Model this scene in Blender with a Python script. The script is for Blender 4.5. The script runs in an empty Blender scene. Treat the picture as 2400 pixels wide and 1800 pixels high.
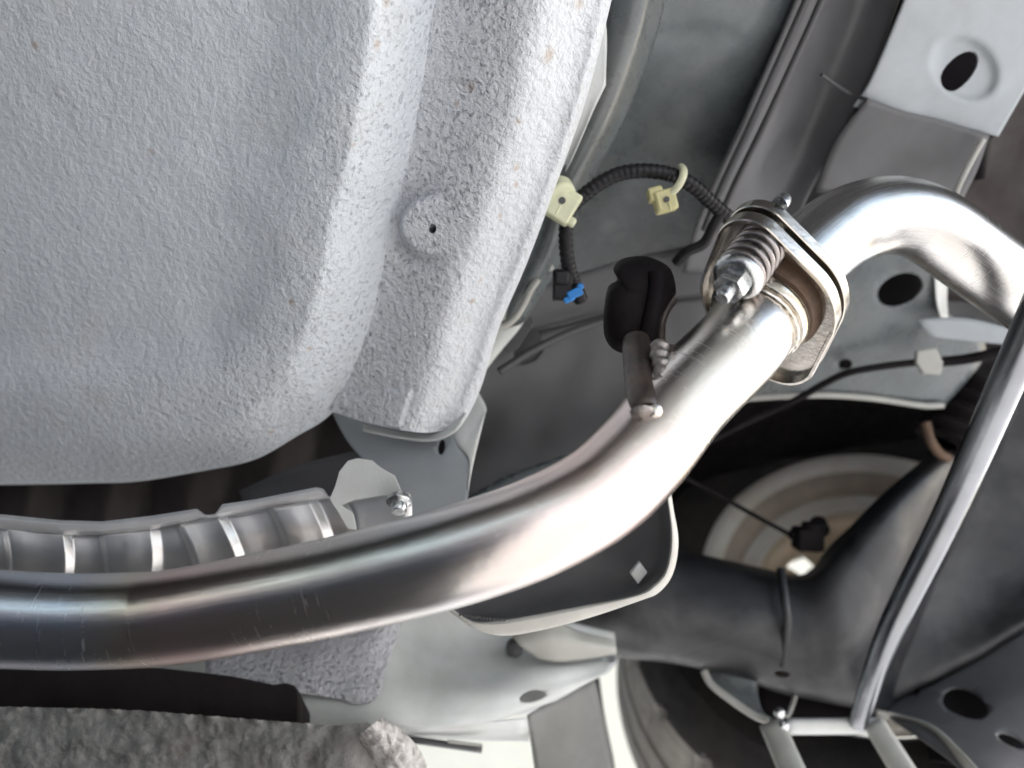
import bpy, bmesh, math, random
import numpy as np
from mathutils import Vector, Matrix, noise as mnoise
random.seed(7); rng = np.random.default_rng(7)
V = Vector
SC = bpy.context.scene
COL = SC.collection
# ---------------------------------------------------------------- camera
PITCH = math.radians(42); FPX = 1930.0
CAM = V((0, 0, 0)); F = V((0, math.cos(PITCH), math.sin(PITCH))); R = V((1, 0, 0)); U = R.cross(F)
cd = bpy.data.cameras.new("camera"); cam = bpy.data.objects.new("camera", cd); COL.objects.link(cam)
cam.location = CAM; cam.rotation_euler = (math.radians(90) + PITCH, 0, 0)
cd.sensor_width = 36; cd.sensor_fit = 'HORIZONTAL'; cd.lens = FPX / 2400 * 36
cd.clip_start = 0.01; cd.clip_end = 2000
cd.dof.use_dof = True; cd.dof.focus_distance = 0.485; cd.dof.aperture_fstop = 4.4
SC.camera = cam
# ---------------------------------------------------------------- sky, sun, exposure
SUN_EL, SUN_AZ = 40.0, 74.0           # azimuth measured from +Y (far side) towards +X (rear)
w = bpy.data.worlds.new("World"); SC.world = w; w.use_nodes = True
nt = w.node_tree; nt.nodes.clear()
so = nt.nodes.new("ShaderNodeOutputWorld"); bg = nt.nodes.new("ShaderNodeBackground"); sk = nt.nodes.new("ShaderNodeTexSky")
sk.sky_type = 'NISHITA'; sk.sun_disc = False; sk.sun_elevation = math.radians(SUN_EL); sk.sun_rotation = math.radians(SUN_AZ)
sk.air_density = 1.0; sk.dust_density = 2.5; sk.ozone_density = 1.0
bg.inputs[1].default_value = 0.15
nt.links.new(sk.outputs[0], bg.inputs[0]); nt.links.new(bg.outputs[0], so.inputs[0])
sl = bpy.data.lights.new("sun", 'SUN'); sun = bpy.data.objects.new("sun", sl); COL.objects.link(sun)
sl.energy = 4.0; sl.angle = math.radians(0.5); sl.color = (1.0, 0.965, 0.925)
e, a = math.radians(SUN_EL), math.radians(SUN_AZ)
SD = V((math.sin(a) * math.cos(e), math.cos(a) * math.cos(e), math.sin(e)))
sun.rotation_euler = SD.to_track_quat('Z', 'Y').to_euler(); sun.location = SD * 20
SC.view_settings.view_transform = 'Standard'; SC.view_settings.look = 'None'
SC.view_settings.exposure = 1.85; SC.view_settings.gamma = 1.0
SC.cycles.max_bounces = 10; SC.cycles.diffuse_bounces = 6; SC.cycles.glossy_bounces = 5
SC.cycles.use_denoising = True

# ================================================================ helpers
def P(u, v, d):
    return CAM + (F + R * ((u - 1200) / FPX) - U * ((v - 900) / FPX)) * d
WL = {}
def tag(o, label=None, cat=None, group=None, kind=None):
    if label: o["label"] = label
    if cat: o["category"] = cat
    if group: o["group"] = group
    if kind: o["kind"] = kind
    return o
def thing(name, label, cat, loc, group=None):
    o = bpy.data.objects.new(name, None); COL.objects.link(o); o.location = loc; o.empty_display_size = .03
    WL[o.name] = V(loc)
    return tag(o, label, cat, group)
def mk(name, verts, faces, mat, parent=None, smooth=True, uvs=None, bevel=0, thick=0, sharp=None):
    vs = [V(p) for p in verts]
    lo = V([min(p[i] for p in vs) for i in range(3)]); hi = V([max(p[i] for p in vs) for i in range(3)])
    c = (lo + hi) / 2
    if parent is None: c.z = lo.z
    me = bpy.data.meshes.new(name); me.from_pydata([p - c for p in vs], [], [tuple(f) for f in faces])
    me.validate()
    if uvs is not None:
        ul = me.uv_layers.new(name="UVMap")
        for l in me.loops: ul.data[l.index].uv = uvs[l.vertex_index]
    if smooth:
        me.polygons.foreach_set("use_smooth", [True] * len(me.polygons))
        me.set_sharp_from_angle(angle=math.radians(sharp or 40))
    me.materials.append(mat)
    o = bpy.data.objects.new(name, me); COL.objects.link(o)
    if parent is not None:
        o.parent = parent; o.location = c - WL[parent.name]
    else: o.location = c
    WL[o.name] = c
    if thick:
        m = o.modifiers.new("solid", 'SOLIDIFY'); m.thickness = thick; m.offset = -1
    if bevel:
        m = o.modifiers.new("bev", 'BEVEL'); m.width = bevel; m.segments = 2; m.limit_method = 'ANGLE'; m.angle_limit = math.radians(35)
    return o
def bake(o):
    bpy.context.view_layer.update()
    dg = bpy.context.evaluated_depsgraph_get()
    me = bpy.data.meshes.new_from_object(o.evaluated_get(dg)); o.modifiers.clear(); o.data = me
def cut(o, holes):
    for h in holes: cut1(o, [h])
def cut1(o, holes):
    """punch oval holes: (u,v,d,ru,rv,rot) outlines on the sheet, pushed through along n"""
    vs, fs = [], []
    for (u, v, d, ru, rv, rot, *nn) in holes:
        n = nn[0] if nn else F
        k = len(vs); N = 20; cr, sr = math.cos(rot), math.sin(rot)
        ring = []
        for i in range(N):
            t = 2 * math.pi * i / N; x, y = ru * math.cos(t), rv * math.sin(t)
            q = P(u + x * cr - y * sr, v + x * sr + y * cr, d)
            if nn:          # lay the outline in the sheet's own plane
                c0, dr = P(u, v, d), (q - CAM); q = CAM + dr * ((c0 - CAM).dot(n) / dr.dot(n))
            ring.append(q)
        vs += [p - n * .04 for p in ring] + [p + n * .04 for p in ring]
        fs += [tuple(range(k + N - 1, k - 1, -1)), tuple(range(k + N, k + 2 * N))]
        fs += [(k + i, k + (i + 1) % N, k + N + (i + 1) % N, k + N + i) for i in range(N)]
    me = bpy.data.meshes.new("tmp"); me.from_pydata(vs, [], fs)
    bm = bmesh.new(); bm.from_mesh(me); bmesh.ops.recalc_face_normals(bm, faces=bm.faces); bm.to_mesh(me); bm.free()
    c = bpy.data.objects.new("tmp", me); COL.objects.link(c)
    m = o.modifiers.new("cut", 'BOOLEAN'); m.operation = 'DIFFERENCE'; m.solver = 'EXACT'; m.object = c
    bake(o)
    bpy.data.objects.remove(c, do_unlink=True); bpy.data.meshes.remove(me)
def cr1(p, n, closed=False):
    """Catmull-Rom resample of a list of tuples -> numpy array, n spans per segment"""
    p = np.array(p, float); m = len(p); out = []
    segs = m if closed else m - 1
    for i in range(segs):
        if closed: a_, b, c, d = p[(i - 1) % m], p[i], p[(i + 1) % m], p[(i + 2) % m]
        else:
            a_ = p[i - 1] if i > 0 else 2 * p[0] - p[1]; b = p[i]; c = p[i + 1]
            d = p[i + 2] if i + 2 < m else 2 * p[-1] - p[-2]
        for k in range(n):
            t = k / n
            out.append(.5 * ((2 * b) + (c - a_) * t + (2 * a_ - 5 * b + 4 * c - d) * t * t + (3 * b - a_ - 3 * c + d) * t ** 3))
    if not closed: out.append(p[-1])
    return np.array(out)
def grid_faces(nr, nc, closed=False):
    fs = []
    for i in range(nr - 1):
        for j in range(nc - (0 if closed else 1)):
            j2 = (j + 1) % nc
            fs.append((i * nc + j, (i + 1) * nc + j, (i + 1) * nc + j2, i * nc + j2))
    return fs
def face_cam(verts, faces):
    """orient faces towards the side one looks from"""
    f = faces[len(faces) // 2]; a_, b, c = [V(verts[i]) for i in f[:3]]
    s = 0
    for f in faces[::max(1, len(faces) // 40)]:
        a_, b, c = [V(verts[i]) for i in f[:3]]
        s += (b - a_).cross(c - a_).normalized().dot((CAM - a_).normalized())
    return faces if s > 0 else [tuple(reversed(f)) for f in faces]
def sheet(name, rows, mat, parent=None, sub=6, thick=.0015, wob=0.0, sharp=50, dfun=None, holes=None, lin=False):
    """smooth pressed-metal sheet through rows of (u,v,d) control points"""
    nr = len(rows); nc = len(rows[0])
    a_ = np.array(rows, float)
    if lin:
        f1 = lambda p, n: np.array([np.array(p[i]) * (1 - k / n) + np.array(p[i + 1]) * k / n for i in range(len(p) - 1) for k in range(n)] + [p[-1]])
    else: f1 = cr1
    b = np.array([f1(r, sub) for r in a_])
    c = np.array([f1(b[:, j], sub) for j in range(b.shape[1])]).transpose(1, 0, 2)
    if dfun is not None:
        for i in range(c.shape[0]):
            for j in range(c.shape[1]): c[i, j, 2] += dfun(*c[i, j])
    vs = [P(*q) for q in c.reshape(-1, 3)]
    if wob:
        vs = [p + F * (wob * mnoise.noise(p * 28)) for p in vs]
    fs = face_cam(vs, grid_faces(c.shape[0], c.shape[1]))
    o = mk(name, vs, fs, mat, parent, thick=thick, sharp=sharp)
    if holes: cut(o, holes)
    return o
def tube_geo(pts, rad, n=24, cap=True, closed=False):
    pts = [V(p) for p in pts]; m = len(pts)
    if not hasattr(rad, '__len__'): rad = [rad] * m
    T = []
    for i in range(m):
        if closed: t = pts[(i + 1) % m] - pts[i - 1]
        else: t = pts[min(i + 1, m - 1)] - pts[max(i - 1, 0)]
        T.append(t.normalized())
    ref = F if abs(T[0].dot(F)) < .9 else U
    nrm = (ref - T[0] * ref.dot(T[0])).normalized()
    vs, uv = [], []; L = 0
    for i in range(m):
        nrm = (nrm - T[i] * nrm.dot(T[i])).normalized(); bi = T[i].cross(nrm)
        if i: L += (pts[i] - pts[i - 1]).length
        for k in range(n):
            t = 2 * math.pi * k / n
            vs.append(pts[i] + (nrm * math.cos(t) + bi * math.sin(t)) * rad[i]); uv.append((L, abs(k / n * 2 - 1)))
    fs = [(i * n + k, i * n + (k + 1) % n, (i + 1) * n + (k + 1) % n, (i + 1) * n + k) for i in range(m - 1) for k in range(n)]
    if closed: fs += [((m - 1) * n + k, (m - 1) * n + (k + 1) % n, (k + 1) % n, k) for k in range(n)]
    elif cap: fs += [tuple(range(n - 1, -1, -1)), tuple(range((m - 1) * n, m * n))]
    return vs, fs, uv
def tube(name, px, rad, mat, parent=None, n=24, sub=8, world=False, cap=True):
    q = cr1([tuple(p) for p in px], sub)
    pts = [V(p) for p in q] if world else [P(*p) for p in q]
    if hasattr(rad, '__len__'):
        rad = list(cr1([(r_,) for r_ in rad], sub)[:, 0])
    vs, fs, uv = tube_geo(pts, rad, n, cap)
    return mk(name, vs, fs, mat, parent, uvs=uv)
def prism_geo(ring, ext, inset=0):
    n = len(ring); ring = [V(p) for p in ring]
    vs = ring + [p + ext for p in ring]
    fs = [tuple(range(n)), tuple(range(2 * n - 1, n - 1, -1))] + [(i, n + i, n + (i + 1) % n, (i + 1) % n) for i in range(n)]
    bm = bmesh.new(); bv = [bm.verts.new(p) for p in vs]
    for f in fs:
        bm.faces.new([bv[i] for i in f])
    bmesh.ops.recalc_face_normals(bm, faces=bm.faces)
    bm.verts.index_update()
    fs = [tuple(v_.index for v_ in f.verts) for f in bm.faces]; bm.free()
    return vs, fs
def prism(name, poly, d, thick, mat, parent=None, bevel=.001, direc=None):
    ring = [P(*(q if len(q) == 3 else (q[0], q[1], d))) for q in poly]
    vs, fs = prism_geo(ring, (direc or F) * thick)
    return mk(name, vs, fs, mat, parent, smooth=True, bevel=bevel, sharp=30)
def merge(*geos):
    vs, fs = [], []
    for g in geos:
        k = len(vs); vs += list(g[0]); fs += [tuple(i + k for i in f) for f in g[1]]
    return vs, fs
def cyl_geo(p0, p1, r0, r1=None, n=24):
    return tube_geo([p0, p1], [r0, r0 if r1 is None else r1], n)[:2]
def lathe_geo(prof, org, ax, n=64, xdir=None, fn=None):
    """prof: list of (radius, height along ax)"""
    ax = V(ax).normalized(); x = V(xdir) if xdir else (F if abs(ax.dot(F)) < .9 else U)
    x = (x - ax * x.dot(ax)).normalized(); y = ax.cross(x); vs = []
    for i, (r_, h) in enumerate(prof):
        for k in range(n):
            t = 2 * math.pi * k / n
            rr = r_ if fn is None else fn(i, k, r_)
            vs.append(V(org) + ax * h + (x * math.cos(t) + y * math.sin(t)) * rr)
    fs = [(i * n + k, i * n + (k + 1) % n, (i + 1) * n + (k + 1) % n, (i + 1) * n + k) for i in range(len(prof) - 1) for k in range(n)]
    return vs, fs
def box_geo(c, ax, sz):
    vs = []
    for sx in (-1, 1):
        for sy in (-1, 1):
            for s_ in (-1, 1): vs.append(V(c) + ax[0] * (sx * sz[0] / 2) + ax[1] * (sy * sz[1] / 2) + ax[2] * (s_ * sz[2] / 2))
    fs = [(0, 1, 3, 2), (4, 6, 7, 5), (0, 4, 5, 1), (2, 3, 7, 6), (0, 2, 6, 4), (1, 5, 7, 3)]
    if ax[0].cross(ax[1]).dot(ax[2]) < 0: fs = [tuple(reversed(f)) for f in fs]
    return vs, fs

# ================================================================ materials
class NB:
    def __init__(s, name):
        s.m = bpy.data.materials.new(name); s.m.use_nodes = True; s.t = s.m.node_tree
        s.b = s.t.nodes["Principled BSDF"]; s.co = s.t.nodes.new("ShaderNodeTexCoord")
    def n(s, typ, **kw):
        x = s.t.nodes.new(typ)
        for k, v_ in kw.items():
            if k.startswith("i_"): x.inputs[k[2:].replace("_", " ")].default_value = v_
            else: setattr(x, k, v_)
        return x
    def l(s, a_, b): s.t.links.new(a_, b)
    def noise(s, scale, detail=3, rough=.55, src=None, dist=0):
        x = s.n("ShaderNodeTexNoise"); x.inputs["Scale"].default_value = scale; x.inputs["Detail"].default_value = detail
        x.inputs["Roughness"].default_value = rough; x.inputs["Distortion"].default_value = dist
        s.l(src or s.co.outputs["Object"], x.inputs["Vector"]); return x.outputs["Fac"]
    def ramp(s, src, stops):
        x = s.n("ShaderNodeValToRGB"); e_ = x.color_ramp.elements
        while len(e_) < len(stops): e_.new(.5)
        for q, (p, c) in zip(e_, stops):
            q.position = p; q.color = (*c, 1) if hasattr(c, '__len__') else (c, c, c, 1)
        s.l(src, x.inputs[0]); return x.outputs[0]
    def mix(s, fac, a_, b, mode='MIX'):
        x = s.n("ShaderNodeMix", data_type='RGBA', blend_type=mode)
        for val, sock in ((fac, x.inputs[0]), (a_, x.inputs[6]), (b, x.inputs[7])):
            if hasattr(val, 'is_linked') or isinstance(val, bpy.types.NodeSocket): s.l(val, sock)
            elif hasattr(val, '__len__'): sock.default_value = (*val, 1)
            else: sock.default_value = val
        return x.outputs[2]
    def math(s, op, a_, b=0.0):
        x = s.n("ShaderNodeMath", operation=op)
        for val, sock in ((a_, x.inputs[0]), (b, x.inputs[1])):
            if isinstance(val, bpy.types.NodeSocket): s.l(val, sock)
            else: sock.default_value = val
        return x.outputs[0]
    def bump(s, h, dist, strength=1.0, prev=None):
        x = s.n("ShaderNodeBump"); x.inputs["Distance"].default_value = dist; x.inputs["Strength"].default_value = strength
        s.l(h, x.inputs["Height"])
        if prev: s.l(prev, x.inputs["Normal"])
        return x.outputs[0]
    def out(s, color=None, rough=None, metal=None, normal=None, spec=None):
        for val, nm in ((color, "Base Color"), (rough, "Roughness"), (metal, "Metallic"), (spec, "Specular IOR Level"), (normal, "Normal")):
            if val is None: continue
            if isinstance(val, bpy.types.NodeSocket): s.l(val, s.b.inputs[nm])
            elif hasattr(val, '__len__'): s.b.inputs[nm].default_value = (*val, 1)
            else: s.b.inputs[nm].default_value = val
        return s.m
def simple(name, col, rough, metal=0, var=.25, nscale=60, bump=0, bscale=400, dirt=None, spec=.5, dirtamt=.5):
    b = NB(name); nz = b.noise(nscale, 5, .6)
    c = b.ramp(nz, [(.3, tuple(x * (1 - var) for x in col)), (.7, tuple(min(1, x * (1 + var * .6)) for x in col))])
    if dirt:
        d2 = b.ramp(b.noise(nscale * .33, 6, .65, dist=.6), [(.45, 0), (.72, dirtamt)])
        c = b.mix(d2, c, dirt)
    rr = b.ramp(b.noise(nscale * 2.1, 4), [(.3, max(.02, rough * .8)), (.7, min(1, rough * 1.25))])
    nm = b.bump(b.noise(bscale, 4, .6), bump) if bump else None
    return b.out(c, rr, metal, nm, spec)

def rust_mask(b, spots, soft=.5):
    """stains of their own shape: noise-broken spots at given places of the object"""
    tot = None
    nz = b.noise(160, 4, .65)
    for (p, r_) in spots:
        sb = b.n("ShaderNodeVectorMath", operation='DISTANCE'); b.l(b.co.outputs["Object"], sb.inputs[0]); sb.inputs[1].default_value = p
        t = b.math('ADD', b.math('DIVIDE', sb.outputs["Value"], r_), b.math('MULTIPLY', b.math('SUBTRACT', nz, .5), 1.6))
        m = b.ramp(t, [(.1, 1), (1.15, 0)])
        tot = m if tot is None else b.math('MAXIMUM', tot, m)
    return tot
def underseal(name, base=(.72, .765, .805), spots=None, amp=.0011, sc=500, pit=1.0, cover=True):
    b = NB(name)
    n1 = b.noise(sc, 3, .6); n2 = b.noise(sc * .38, 3, .5); n3 = b.noise(sc * 2.6, 2, .5)
    vo = b.n("ShaderNodeTexVoronoi", feature='F1'); vo.inputs["Scale"].default_value = sc * .55; vo.inputs["Randomness"].default_value = 1
    b.l(b.co.outputs["Object"], vo.inputs["Vector"])
    h = b.math('ADD', b.math('MULTIPLY', n1, .7), b.math('MULTIPLY', n2, 1.9))
    h = b.math('ADD', h, b.math('MULTIPLY', n3, .25))
    # pits left in the sprayed coat, grime and painted shade in their dark colour
    pz = b.noise(sc * .66, 2, .45, dist=.3)
    pitm = b.ramp(pz, [(.555, 0), (.70, .68 * pit)])
    dens = b.ramp(b.noise(9, 3), [(.35, .25), (.65, 1)])
    pitm = b.math('MULTIPLY', pitm, dens)
    if cover:       # coat rougher where sprayed thick, with more of the painted pit shade
        sx_ = b.n("ShaderNodeSeparateXYZ"); b.l(b.co.outputs["UV"], sx_.inputs[0]); cv = sx_.outputs[0]
        pitm = b.math('MULTIPLY', pitm, b.math('ADD', b.math('MULTIPLY', cv, .9), .1))
        h = b.math('MULTIPLY', h, b.math('ADD', b.math('MULTIPLY', cv, .45), .85))
    col = b.ramp(b.noise(11, 4), [(.3, tuple(x * .93 for x in base)), (.7, base)])
    col = b.mix(pitm, col, (.23, .23, .27))
    grime = b.ramp(b.noise(17, 6, .7, dist=.5), [(.56, 0), (.78, .28)])
    col = b.mix(grime, col, (.5, .46, .38))
    if spots:
        col = b.mix(b.math('MULTIPLY', rust_mask(b, spots), .5), col, (.42, .27, .15))
    h = b.math('SUBTRACT', h, b.math('MULTIPLY', pitm, .9))
    nm = b.bump(h, amp)
    return b.out(col, .62, 0, nm, .35)
def steel(name, base=(.56, .545, .53), rough=.2, streak=1.0, tint=True):
    b = NB(name)
    uv = b.co.outputs["UV"]
    sep = b.n("ShaderNodeSeparateXYZ"); b.l(uv, sep.inputs[0])
    mp = b.n("ShaderNodeMapping"); mp.inputs["Scale"].default_value = (2.2, 60, 1); b.l(uv, mp.inputs[0])
    st = b.noise(4, 5, .65, src=mp.outputs[0])
    mp2 = b.n("ShaderNodeMapping"); mp2.inputs["Scale"].default_value = (420, 2.5, 1); mp2.inputs["Rotation"].default_value = (0, 0, .25); b.l(uv, mp2.inputs[0])
    sc = b.noise(1.3, 2, .5, src=mp2.outputs[0], dist=.3)
    blotch = b.noise(38, 5, .6)
    col = b.ramp(blotch, [(.3, tuple(x * .86 for x in base)), (.7, base)])
    if tint:
        # heat colours run in bands along the pipe near its welds
        hb = b.math('ADD', sep.outputs[0], b.math('MULTIPLY', b.math('SUBTRACT', blotch, .5), .03))
        tc = b.ramp(hb, [(.0, (.60, .62, .67)), (.075, (.58, .63, .72)), (.105, (.70, .62, .50)), (.135, (.86, .62, .56)), (.20, (.74, .66, .60)), (.27, (.66, .65, .64)), (.36, (.84, .66, .60)), (.44, (.70, .68, .67)), (.56, (.74, .64, .50))])
        col = b.mix(.75, col, tc)
    scr = b.ramp(sc, [(.64, 0), (.70, .8)])
    clump = b.ramp(b.noise(16, 2), [(.52, 0), (.62, 1)])
    scr = b.math('MULTIPLY', scr, clump)
    rr = b.math('ADD', b.ramp(st, [(.3, rough * .8), (.7, rough * 1.35)]), b.math('MULTIPLY', scr, .25))
    h = b.math('ADD', b.math('MULTIPLY', st, .25), b.math('MULTIPLY', b.noise(70, 3), .5))
    nm = b.bump(h, .0003)
    return b.out(col, rr, 1.0, nm)
M = {}
M['white'] = simple('white_body_paint', (.60, .62, .61), .38, var=.1, dirt=(.40, .38, .33), bump=.0002, bscale=500, nscale=30, dirtamt=.35)
M['pale'] = simple('pale_primer', (.40, .40, .37), .5, var=.15, dirt=(.33, .3, .26), nscale=30, dirtamt=.4)
M['grey'] = simple('shade_grey_overspray', (.115, .132, .136), .28, var=.2, dirt=(.17, .165, .155), nscale=34, dirtamt=.6)  # body overspray with its dimmer light put into the darker grey
M['dusk'] = simple('recess_shade_grey', (.058, .058, .061), .45, var=.25, dirt=(.035, .032, .032), nscale=18, dirtamt=.5)  # shade of the recesses put into this dark grey
M['black'] = simple('black_chassis_paint', (.0165, .017, .0195), .4, var=.35, dirt=(.085, .084, .084), nscale=34, bump=.0003, dirtamt=.6)
M['rubber'] = simple('black_rubber_and_shade', (.009, .0075, .0085), .6, var=.3, dirt=(.02, .017, .017), nscale=40, bump=.0003, bscale=300, spec=.08)  # rubber parts, and black shade on the sheets behind holes
M['white2'] = simple('thin_white_overspray', (.34, .37, .39), .4, var=.12, dirt=(.25, .24, .22), nscale=26, dirtamt=.35)
M['tyre'] = simple('tyre_rubber', (.022, .020, .021), .7, spec=.3, var=.3, dirt=(.08, .07, .055), nscale=26, bump=.0003, bscale=350, dirtamt=.45)
M['lip'] = simple('pale_lip_paint', (.56, .55, .51), .45, var=.12, nscale=40, dirt=(.35, .33, .3), dirtamt=.35)
M['tread'] = simple('dusty_lit_tread', (.28, .265, .24), .85, spec=.2, var=.25, dirt=(.36, .33, .28), nscale=40, bump=.0002, bscale=300)  # dusty rubber, lightened to stand in for light on the tread
M['grey2'] = simple('weathered_grey_paint', (.19, .19, .18), .5, var=.3, nscale=14, dirt=(.1, .095, .085), dirtamt=.6)
M['dusk2'] = simple('recess_shade_light', (.10, .10, .105), .45, var=.25, dirt=(.06, .056, .055), nscale=18, dirtamt=.5)  # lighter step of the recess shade put into grey
M['rimshade'] = simple('rim_step_shade', (.56, .48, .40), .6, var=.2, nscale=30)  # shade of the recessed step put into the rim colour
M['rimwarm'] = simple('warm_light_disc', (.90, .74, .55), .5, var=.1, nscale=20)  # warm light inside the wheel put into the disc colour
M['conduit'] = simple('black_conduit', (.011, .010, .012), .42, spec=.3, var=.3, nscale=60)
M['rim'] = simple('wheel_paint', (.90, .87, .80), .4, var=.08, dirt=(.6, .48, .34), nscale=18, dirtamt=.5)
M['galv'] = simple('aluminised_steel', (.76, .755, .75), .36, .9, var=.06, nscale=26, bump=.0001, bscale=300, dirt=(.4, .37, .34), dirtamt=.3)
M['alu'] = simple('dull_aluminium', (.72, .72, .73), .42, .5, var=.1, nscale=26, bump=.0001)
M['zinc'] = simple('zinc_plating', (.66, .68, .69), .25, 1, var=.15, nscale=90, bump=.0002)
M['cast'] = simple('flange_steel', (.66, .625, .575), .22, 1, var=.16, nscale=40, bump=.0002, bscale=200, dirt=(.56, .46, .30), dirtamt=.4)
M['rusty'] = simple('rusted_steel', (.13, .088, .065), .6, .5, var=.35, nscale=70, bump=.0006, bscale=300, dirt=(.2, .12, .07), dirtamt=.6)
M['darksteel'] = simple('dark_rod_steel', (.055, .046, .045), .35, .4, var=.35, nscale=60, bump=.0004, bscale=250, dirt=(.2, .14, .1), dirtamt=.5)
M['weld'] = simple('weld_bead_steel', (.36, .33, .31), .4, .8, var=.4, nscale=150, bump=.0006, bscale=300, dirt=(.12, .1, .09), dirtamt=.7)
M['spring'] = simple('spring_steel', (.36, .33, .32), .3, 1, var=.2, nscale=80)
M['clip'] = simple('cream_nylon', (.68, .69, .48), .42, var=.08, nscale=50, dirt=(.45, .42, .3), dirtamt=.3)
M['clip2'] = simple('yellowed_nylon', (.62, .58, .30), .45, var=.08, nscale=50, dirt=(.4, .36, .2), dirtamt=.3)
M['blue'] = simple('blue_plastic', (.02, .22, .62), .35, var=.15, nscale=80)
M['pipe'] = steel('exhaust_stainless')
M['pipe2'] = steel('rear_pipe_stainless', (.66, .645, .62), .22, tint=False)
M['rod'] = steel('rod_steel', (.30, .31, .33), .15, tint=False)
M['board'] = simple('dark_board', (.018, .014, .015), .7, spec=.2, var=.3, nscale=30, bump=.0004, bscale=160)
M['brown'] = simple('brown_lining_and_shade', (.03, .022, .021), .7, var=.3, nscale=20)
M['ground'] = simple('yard_asphalt', (.06, .057, .057), .85, var=.3, nscale=3, bump=.003, bscale=60, dirt=(.06, .055, .05))

M['cream'] = simple('warm_backdrop_paint', (.88, .77, .58), .85, var=.06, nscale=3, bump=.002, bscale=80)
M['slab'] = simple('bounce_slab_pale', (.46, .46, .46), .85, var=.2, nscale=3, bump=.003, bscale=60, dirt=(.25, .23, .2))

# ================================================================ the setting
g = mk("ground", [(-300, -300, -.24), (300, -300, -.24), (300, 300, -.24), (-300, 300, -.24)], [(0, 1, 2, 3)], M['ground'], smooth=False)
tag(g, kind="structure")
slab = mk("bounce_slab", *merge(box_geo((6.1, 1.5, -.235), (V((1, 0, 0)), V((0, 1, 0)), V((0, 0, 1))), (12.2, 14, .06)), box_geo((-.2025, 2.3, -.235), (V((1, 0, 0)), V((0, 1, 0)), V((0, 0, 1))), (.395, 2.4, .06))), M['slab'], smooth=False)  # unseen pale slabs added to bounce sunlight under the car
tag(slab, kind="structure")
yw = mk("backdrop_wall", *box_geo((-1.5, 3.6, .9), (V((1, 0, 0)), V((0, 1, 0)), V((0, 0, 1))), (9, .2, 2.3)), M['cream'], smooth=False)  # added backdrop; sunny warmth is put into its cream colour
tag(yw, "added cream wall giving the bright outdoors behind the car at the bottom of the view", "wall")
# the rest of the car around the view: underfloor above, outer skins along the sides
body = thing("car_body", "pale body shell of the raised car, its underfloor and outer panels above everything", "car body", (-.6, .3, .5))
vs, fs = box_geo((-1.04, .25, .985), (V((1, 0, 0)), V((0, 1, 0)), V((0, 0, 1))), (4.02, 1.9, .03)); mk("underfloor", vs, fs, M['black'], body, smooth=False)  # black colour stands in for deep shade seen through the holes
XYZ = (V((1, 0, 0)), V((0, 1, 0)), V((0, 0, 1)))
vs, fs = merge(box_geo((-1.5, 1.215, .71), XYZ, (3.1, .03, .52)), box_geo((.5, 1.215, .92), XYZ, (.895, .03, .10)), box_geo((-1.85, 1.1, .29), XYZ, (2.6, .03, .34)))  # last box added to block low far-side light from the pipe
mk("far_side_panel", vs, fs, M['white'], body, smooth=False)
vs, fs = box_geo((-1.1, -.715, .68), (V((1, 0, 0)), V((0, 1, 0)), V((0, 0, 1))), (3.9, .03, .58)); mk("near_side_panel", vs, fs, M['white'], body, smooth=False)
vs, fs = box_geo((.98, .25, .84), (V((1, 0, 0)), V((0, 1, 0)), V((0, 0, 1))), (.03, 1.9, .26)); mk("rear_panel", vs, fs, M['white'], body, smooth=False)
vs, fs = box_geo((-1.6, .25, .45), (V((1, 0, 0)), V((0, 1, 0)), V((0, 0, 1))), (2.2, 1.9, .02)); mk("front_floor", vs, fs, M['dusk'], body, smooth=False)

# ================================================================ undersealed floor panel (left)
def dplane(u, v, z0=.41, y0=.30, s=.43):
    a_ = (u - 1200) / FPX; b_ = -(v - 900) / FPX
    y = F.y + U.y * b_; z = F.z + U.z * b_; kx = .22     # the panel also leans a little to the left
    return (z0 + s * y0 - kx * .12) / (z + s * y + kx * a_)
OUT = cr1([(1033, -70), (1025, 0), (993, 217), (955, 412), (922, 521), (900, 651), (873, 760), (835, 868), (776, 966), (694, 1020), (597, 1074), (480, 1100), (325, 1125), (200, 1130), (0, 1134), (-120, 1134)], 10)
def sdist(p):
    d = 1e9
    A, B = OUT[:-1], OUT[1:]
    ab = B - A; ap = p - A
    t = np.clip((ap * ab).sum(1) / np.maximum((ab * ab).sum(1), 1e-9), 0, 1)
    return float(np.sqrt(((ap - ab * t[:, None]) ** 2).sum(1)).min())
def smooth(a_, b, x):
    t = min(1, max(0, (x - a_) / (b - a_))); return t * t * (3 - 2 * t)
panel = thing("floor_panel", "large white stippled undersealed floor panel filling the upper left", "floor panel", P(600, 500, .47))
Cn = np.array([-120., -70.]); n = len(OUT); srow = np.concatenate([np.linspace(.02, .6, 26)[:-1], np.linspace(.6, 1, 60)])
vs = []; tuv = []
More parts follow.
